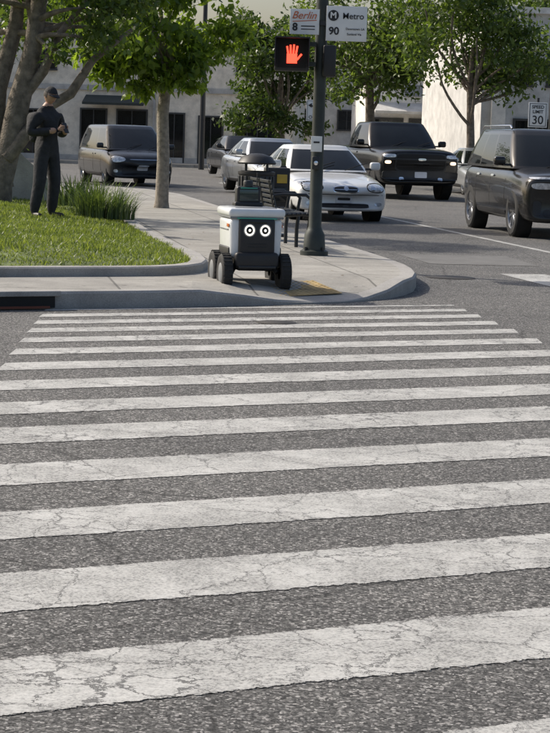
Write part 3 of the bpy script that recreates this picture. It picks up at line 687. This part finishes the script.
text('logo_m','M',.095,(-.155,-.015,.09),SIGNW,ms,bold=.003); text('word','Metro',.098,(.075,-.010,.085),BLK,ms,bold=.0008); text('route','90',.12,(-.145,-.010,-.09),BLK,ms,bold=.003); box('clamp',(-.25,.03,0),(.12,.05,.05),DARK,ms)
text('fine_print','Downtown LA',.036,(.10,-.010,-.06),BLK,ms); text('fine_print','Sunland Via',.036,(.09,-.010,-.12),BLK,ms)
ds=empty('bus_line_sign',(.215,22.86,2.85)); box('panel',(0,0,0),(.34,.012,.29),SIGNW,ds,.003); wd_=text('word','Berlin',.12,(-.01,-.010,.07),ORG,ds,bold=0); wd_.data.shear=.35; text('route','8',.12,(-.11,-.010,-.065),BLK,ds,bold=.004)
box('stripe',(.04,-.008,-.05),(.16,.003,.012),BLK,ds); box('stripe_2',(.04,-.008,-.085),(.16,.003,.010),BLK,ds); box('swash',(0,-.008,.01),(.28,.003,.008),ORG,ds,rot=(0,rad(-4),0)); box('clamp',(.12,.03,0),(.1,.06,.05),DARK,ds)
ps=empty('push_button',(.40,22.86,.15)); box('box',(0,-.02,1.08),(.09,.06,.15),DARK,ps,.01); box('plate',(0,-.005,1.30),(.13,.012,.18),SIGNW,ps,.003); box('arrow',(0,-.014,1.32),(.07,.004,.02),BLK,ps); lathe('button',[(0,-.075),(.025,-.07),(.03,-.05)],CHROME,ps,16,loc=(0,0,1.08))
def roadsign(name,loc,w_,h_,lines,zc):
    r=empty(name,loc); tube('post',[(0,.03,0),(0,.03,zc+h_/2+.1)],.03,DARK,r,10)
    box('panel',(0,-.01,zc),(w_,.012,h_),SIGNW,r,.003)
    for nm,c,s in (('b1',(0,-.018,zc+h_/2-.03),(w_-.04,.003,.012)),('b2',(0,-.018,zc-h_/2+.03),(w_-.04,.003,.012)),('b3',(-w_/2+.03,-.018,zc),(.012,.003,h_-.072)),('b4',(w_/2-.03,-.018,zc),(.012,.003,h_-.072))): box(nm,c,s,BLK,r)
    for s,sz,dz in lines: text('lettering',s,sz,(0,-.020,zc+dz),BLK,r,bold=.002)
    return r
roadsign('speed_limit_sign',(5.64,43.6,.0),.42,.55,[('SPEED',.10,.17),('LIMIT',.10,.065),('30',.26,-.12)],2.20)
r=roadsign('turn_sign',(.93,58,.0),.50,.62,[('ONLY',.13,-.2)],2.35)
tube('arrow_shaft',[(.02,-.022,2.22),(.02,-.022,2.42),(-.10,-.022,2.50)],.02,BLK,r,6); mk('arrow_head',[(-.2,-.03,2.50),(-.09,-.03,2.57),(-.09,-.03,2.43)],[[0,1,2]],BLK,r)
for (x,y,h) in ((9.3,68,11),(-3.6,88,9)):
    r=empty('utility_pole',(x,y,0)); tube('pole',[(0,0,0),(0,0,h*.5),(0,0,h)],[.13,.11,.09],DARK,r,10); box('crossarm',(0,0,h-.6),(1.8,.1,.1),DARK,r)

# ---------------------------------------------------------------- bench
bn=empty('bus_bench',(.14,23.6,.15),rad(9))
for y in (.05,.9,1.75):
    tube('leg_frame',[(.22,y,0),(.22,y,.22),(.24,y,.42),(.18,y,.45),(-.10,y,.43),(-.20,y,.5),(-.27,y,.85)],.024,DARK,bn,8)
    tube('rear_leg',[(-.14,y,.43),(-.20,y,.2),(-.22,y,0)],.024,DARK,bn,8)
    tube('armrest',[(.22,y,.43),(.25,y,.62),(.18,y,.68),(-.1,y,.68),(-.23,y,.66)],.02,DARK,bn,8)
for k in range(7): box('seat_slat',(.20-k*.055,.9,.455-.003*k),(.035,1.85,.015),DARK,bn,.004)
for k in range(6): box('back_slat',(-.205-.012*k,.9,.53+k*.06),(.015,1.85,.036),DARK,bn,.004)
# ---------------------------------------------------------------- trash bin
tb=empty('trash_bin',(-.33,26.2,.15))
lathe('body',[(.19,0),(.20,.03),(.22,.05),(.235,.85),(.25,.87),(.25,.90),(.22,.91)],BLACK,tb,24,axis='Z')
for k in range(20):
    a=k*2*math.pi/20; box('slat',(math.cos(a)*.236,math.sin(a)*.236,.45),(.02,.035,.78),DARK,tb,.003,rot=(0,0,a))
for k in range(4):
    a=k*math.pi/2+.78; tube('lid_post',[(math.cos(a)*.2,math.sin(a)*.2,.88),(math.cos(a)*.2,math.sin(a)*.2,1.02)],.015,DARK,tb,8)
lathe('lid',[(.25,1.0),(.26,1.02),(.2,1.10),(.08,1.14),(0,1.145)],BLACK,tb,24,axis='Z')
nb=empty('newspaper_box',(-.06,27.1,.15),rad(5)); YL=pmat('yellow_paint',(.50,.34,.05),.4,var=.2)
box('cabinet',(0,0,.66),(.34,.36,.58),BLACK,nb,.02); box('yellow_card',(.06,-.186,.80),(.14,.01,.12),YL,nb,.003); box('window',(0,-.185,.58),(.26,.01,.2),GLASS,nb,.003); box('stand',(0,0,.19),(.1,.1,.36),DARK,nb); box('foot',(0,0,.02),(.30,.3,.04),DARK,nb,.008)

# ---------------------------------------------------------------- delivery robot (front = -Y local)
RB=empty('delivery_robot',(-.268,18.56,.05),rad(13)); RB.scale=(.91,.91,.98)
TIRE=pmat('robot_tyre',(.022,.022,.022),.8,bump=.4,bs=120)
GREY=pmat('robot_grey',(.20,.21,.22),.45); TEAL=pmat('teal_trim',(.03,.22,.17),.4,emit=.15); SCR=pmat('screen',(.01,.03,.03),.1,0,.8)
RW=WHITE
box('cargo_body',(0,.04,.52),(.53,.60,.40),RW,RB,.06,seg=5,taper=(1.06,1.03))
box('lid',(0,.04,.765),(.60,.67,.085),RW,RB,.035,seg=4)
box('lid_gasket',(0,.04,.718),(.565,.635,.02),GREY,RB,.006)
box('lid_inset',(0,.03,.808),(.44,.5,.012),GREY,RB,.005)
box('teal_strip',(0,-.283,.712),(.42,.02,.012),TEAL,RB,.003)
box('face_panel',(0,-.275,.535),(.38,.07,.35),BLACK,RB,.03,seg=4)
EYE=pmat('eye_ring',(1,.93,.82),.4,emit=1.3)
for s in (-1,1):
    lathe('eye_ring',[(.036,-.002),(.038,-.008),(.050,-.008),(.053,-.002)],EYE,RB,32,loc=(s*.082,-.309,.60))
    lathe('eye_lens',[(0,-.012),(.02,-.009),(.035,-.001)],GLASS,RB,24,loc=(s*.082,-.309,.60))
    lathe('eye_pupil',[(0,-.014),(.010,-.0135),(.013,-.010)],EYE,RB,16,loc=(s*.082,-.309,.60))
    lathe('eye_bezel',[(.056,-.002),(.06,-.010),(.066,-.0)],GREY,RB,32,loc=(s*.082,-.309,.60))
box('camera_slot',(0,-.312,.675),(.20,.006,.02),GLASS,RB,.002)
for i in range(2): box('grille_line',(0,-.312,.47-i*.03),(.20,.006,.006),DARK,RB,.002)
box('front_bumper',(0,-.30,.315),(.46,.10,.15),BLACK,RB,.035,seg=4)
box('chassis',(0,.03,.29),(.40,.62,.16),BLACK,RB,.03)
box('bumper_lip',(0,-.33,.25),(.40,.06,.03),DARK,RB,.01)
for s in (-1,1):
    box('side_skirt',(s*.262,.04,.385),(.04,.50,.10),BLACK,RB,.015)
    box('side_panel_line',(s*.278,.04,.60),(.012,.44,.012),GREY,RB,.003)
    box('side_marker',(s*.282,-.17,.64),(.01,.10,.03),ORANGE,RB,.003)
    for y in (-.21,.27):
        h=.055
        o=lathe('wheel_tyre',[(.06,-h*.8),(.13,-h*.95),(.165,-h),(.182,-h*.65),(.187,0),(.182,h*.65),(.165,h),(.13,h*.95),(.06,h*.8)],TIRE,RB,32,loc=(s*.31,y,.187),sharp=60)
        o.rotation_euler=(0,0,rad(90))
        hb=lathe('wheel_hub',[(0,-.062),(.05,-.06),(.09,-.052),(.10,-.045)] if s>0 else [(0,.062),(.05,.06),(.09,.052),(.10,.045)],GREY,RB,24,loc=(s*.31,y,.187)); hb.rotation_euler=(0,0,rad(90))
        for k in range(26):
            a=2*math.pi*k/26; box('tread_lug',(s*.31,y+math.cos(a)*.186,.187+math.sin(a)*.186),(.088,.018,.009),TIRE,RB,rot=(a-math.pi/2,0,0))
        tube('suspension_arm',[(s*.16,y*.6,.30),(s*.245,y,.19)],.028,DARK,RB,10)
box('sensor_base',(0,.22,.83),(.30,.16,.05),BLACK,RB,.015)
box('sensor_head',(.0,.22,.92),(.26,.12,.17),BLACK,RB,.025,seg=4)
box('sensor_screen',(0,.157,.92),(.20,.006,.11),SCR,RB,.002); box('sensor_light',(0,.154,.99),(.18,.008,.010),TEAL,RB,.002)
lathe('lidar',[(.05,0),(.052,.01),(.052,.05),(.045,.062),(0,.064)],DARK,RB,20,axis='Z',loc=(0,.22,1.0))
tube('antenna',[(.10,.24,.98),(.10,.24,1.14)],.006,BLACK,RB,6)

# ---------------------------------------------------------------- man
MX,MY=-3.20,26.7
man=empty('standing_man',(MX,MY,lawnz(MX,MY)-.015),rad(-40)); man.scale=(1.03,1.03,1.01)
CL=pmat('jacket_black',(.016,.017,.02),.85,var=.3,vs=12,bump=.5,bs=22); TR=pmat('trousers_dark',(.024,.025,.03),.9,var=.3,vs=12,bump=.5,bs=18); SK=pmat('skin',(.40,.24,.17),.55,var=.06); SH=pmat('shoe',(.015,.015,.015),.5); HR=pmat('hair',(.02,.014,.01),.7)
def skin(name,V,E,mats,parent,root=0,sub=2,assign=None):
    me=bpy.data.meshes.new(name); me.from_pydata([v[0] for v in V],E,[]); o=bpy.data.objects.new('tmp',me); COL.objects.link(o)
    m=o.modifiers.new('s','SKIN'); m.branch_smoothing=.6
    sv=me.skin_vertices[0].data
    for i,v in enumerate(V):
        r=v[1]; sv[i].radius=r if isinstance(r,tuple) else (r,r); sv[i].use_root=(i==root)
    s=o.modifiers.new('ss','SUBSURF'); s.levels=sub; s.render_levels=sub
    bpy.context.view_layer.update(); dg=bpy.context.evaluated_depsgraph_get(); m2=bpy.data.meshes.new_from_object(o.evaluated_get(dg)); bpy.data.objects.remove(o)
    m2.materials.clear(); r=link(name,m2,mats,parent,True)
    if assign:
        for p in m2.polygons: p.material_index=assign(p.center)
    return r
V=[((0,0,.95),(.175,.14)),((0,0,1.1),(.18,.14)),((.0,0,1.28),(.21,.15)),((.005,0,1.41),(.165,.12)),((.01,0,1.50),.070),((.035,0,1.56),.060),
 ((0,.10,.86),.115),((.035,.12,.50),.090),((-.02,.13,.14),.075),((-.02,.13,.045),.045),((.17,.17,.038),.037),
 ((0,-.10,.86),.115),((.03,-.14,.50),.090),((-.03,-.17,.14),.075),((-.03,-.17,.045),.045),((.15,-.23,.038),.037),
 ((0,.19,1.40),.090),((-.03,.29,1.13),.075),((.20,.13,1.16),.048),((.25,.08,1.175),.034),
 ((0,-.19,1.40),.090),((-.02,-.30,1.13),.075),((.20,-.11,1.17),.048),((.25,-.06,1.185),.034)]
E=[(0,1),(1,2),(2,3),(3,4),(4,5),(0,6),(6,7),(7,8),(8,9),(9,10),(0,11),(11,12),(12,13),(13,14),(14,15),(3,16),(16,17),(17,18),(18,19),(3,20),(20,21),(21,22),(22,23)]
def asg(c):
    if c.z<.085: return 3
    if c.z<.92: return 1
    if c.z>1.50 and abs(c.y)<.1: return 2
    if c.x>.215 and c.z>1.05: return 2
    return 0
skin('body',V,E,[CL,TR,SK,SH],man,0,2,asg)
for s in (1,-1):
    px,py,pz=.265,s*.062,1.185
    hv=[((px,py,pz),(.026,.016)),((px+.04,py-s*.01,pz+.02),(.03,.014))]; he=[(0,1)]
    for k in range(4):
        oz=.028-.018*k; L=[.06,.068,.062,.05][k]; b0=len(hv)
        hv+=[((px+.055,py-s*.004,pz+.02+oz),.0085),((px+.055+L*.5,py-s*.018,pz+.028+oz),.008),((px+.05+L*.7,py-s*.045,pz+.03+oz),.007)]
        he+=[(1,b0),(b0,b0+1),(b0+1,b0+2)]
    b0=len(hv); hv+=[((px+.02,py-s*.02,pz+.045),.0095),((px+.045,py-s*.03,pz+.075),.009)]; he+=[(0,b0),(b0,b0+1)]
    skin('hand',hv,he,[SK],man,0,1)
box('phone',(.35,0,1.215),(.010,.075,.15),BLACK,man,.004,rot=(0,rad(-25),0))
hd=empty('head',(.055,0,1.64)); hd.parent=man; hd.rotation_euler=(0,rad(18),rad(-6))
bm=bmesh.new(); bmesh.ops.create_uvsphere(bm,u_segments=28,v_segments=20,radius=1)
for v_ in bm.verts:
    x,y,z=v_.co; sx=.098;sy=.077;sz=.118
    if z<0: sy*=1-.25*(-z); sx*=1-.12*(-z)
    X=x*sx;Y=y*sy;Z=z*sz
    if x>.5:
        nz=math.exp(-((y/.16)**2))*math.exp(-(((z+.08)/.22)**2)); X+=.024*nz
        X-=.007*(math.exp(-(((abs(y)-.35)/.16)**2))*math.exp(-(((z-.12)/.13)**2)))
        X+=.006*math.exp(-((y/.3)**2))*math.exp(-(((z+.45)/.1)**2))+.008*math.exp(-((y/.3)**2))*math.exp(-(((z+.82)/.15)**2))
    v_.co=Vector((X,Y,Z))
bm2('face',bm,SK,hd,True)
for s in (1,-1):
    e=lathe('ear',[(0,.006),(.018,.008),(.024,0),(.018,-.006),(0,-.006)],SK,hd,16,loc=(-.005,s*.075,-.01)); e.scale=(.75,1,1.25)
    lathe('eye',[(0,0),(.006,-.003),(.011,-.010)],BLACK,hd,12,axis='Z',loc=(.083,s*.03,.012)).rotation_euler=(0,rad(90),0)
box('mouth',(.094,0,-.054),(.006,.036,.007),pmat('lip',(.28,.12,.10),.5),hd,.002)
bm=bmesh.new(); bmesh.ops.create_uvsphere(bm,u_segments=24,v_segments=16,radius=1)
bmesh.ops.delete(bm,geom=[v_ for v_ in bm.verts if v_.co.z<-.35 or (v_.co.x>.35 and v_.co.z<.35)],context='VERTS')
for v_ in bm.verts: v_.co=Vector((v_.co.x*.104-.004,v_.co.y*.083,v_.co.z*.122))
bm2('hair',bm,HR,hd,True)
bm=bmesh.new(); bmesh.ops.create_uvsphere(bm,u_segments=24,v_segments=16,radius=1)
bmesh.ops.delete(bm,geom=[v_ for v_ in bm.verts if v_.co.z<.28],context='VERTS')
for v_ in bm.verts: v_.co=Vector((v_.co.x*.109,v_.co.y*.089,v_.co.z*.128))
bm2('cap_crown',bm,CL,hd,True)
v=[];f=[]
for i in range(13):
    a=-1.2+2.4*i/12; v+=[(.10*math.cos(a),.088*math.sin(a),.04),(.10*math.cos(a)+.075*max(0,math.cos(a*1.25)),.088*math.sin(a)*1.0,.028-.006*math.cos(a))]
    if i: f.append([2*i-2,2*i-1,2*i+1,2*i])
o=mk('cap_visor',v,f,CL,hd,True); o.modifiers.new('s','SOLIDIFY').thickness=.006
box('shoulder_bag',(-.17,.02,1.20),(.14,.28,.38),CL,man,.05)
n=260; P=np.stack([rng.uniform(-2.2,1.2,n),rng.uniform(17.9,30,n),np.full(n,.158)],1)
keep=[i for i in range(n) if not inside(P[i,0],P[i,1]) and P[i,0]<1.0-.16*(P[i,1]-23) and P[i,1]>19.4]
P=P[keep]; n=len(P); a=rng.uniform(0,6.28,n); L=rng.uniform(.02,.05,n)
ax=np.stack([np.cos(a),np.sin(a),0*a+.1],1)*L[:,None]; sd=np.stack([-np.sin(a),np.cos(a),0*a],1)*L[:,None]*.35
V=np.zeros((n,4,3)); V[:,0]=P;V[:,1]=P+ax*.5+sd;V[:,2]=P+ax;V[:,3]=P+ax*.5-sd
npmesh('fallen_leaves',V,pmat('dry_leaf',(.14,.09,.04),.8,var=.4,vs=2))
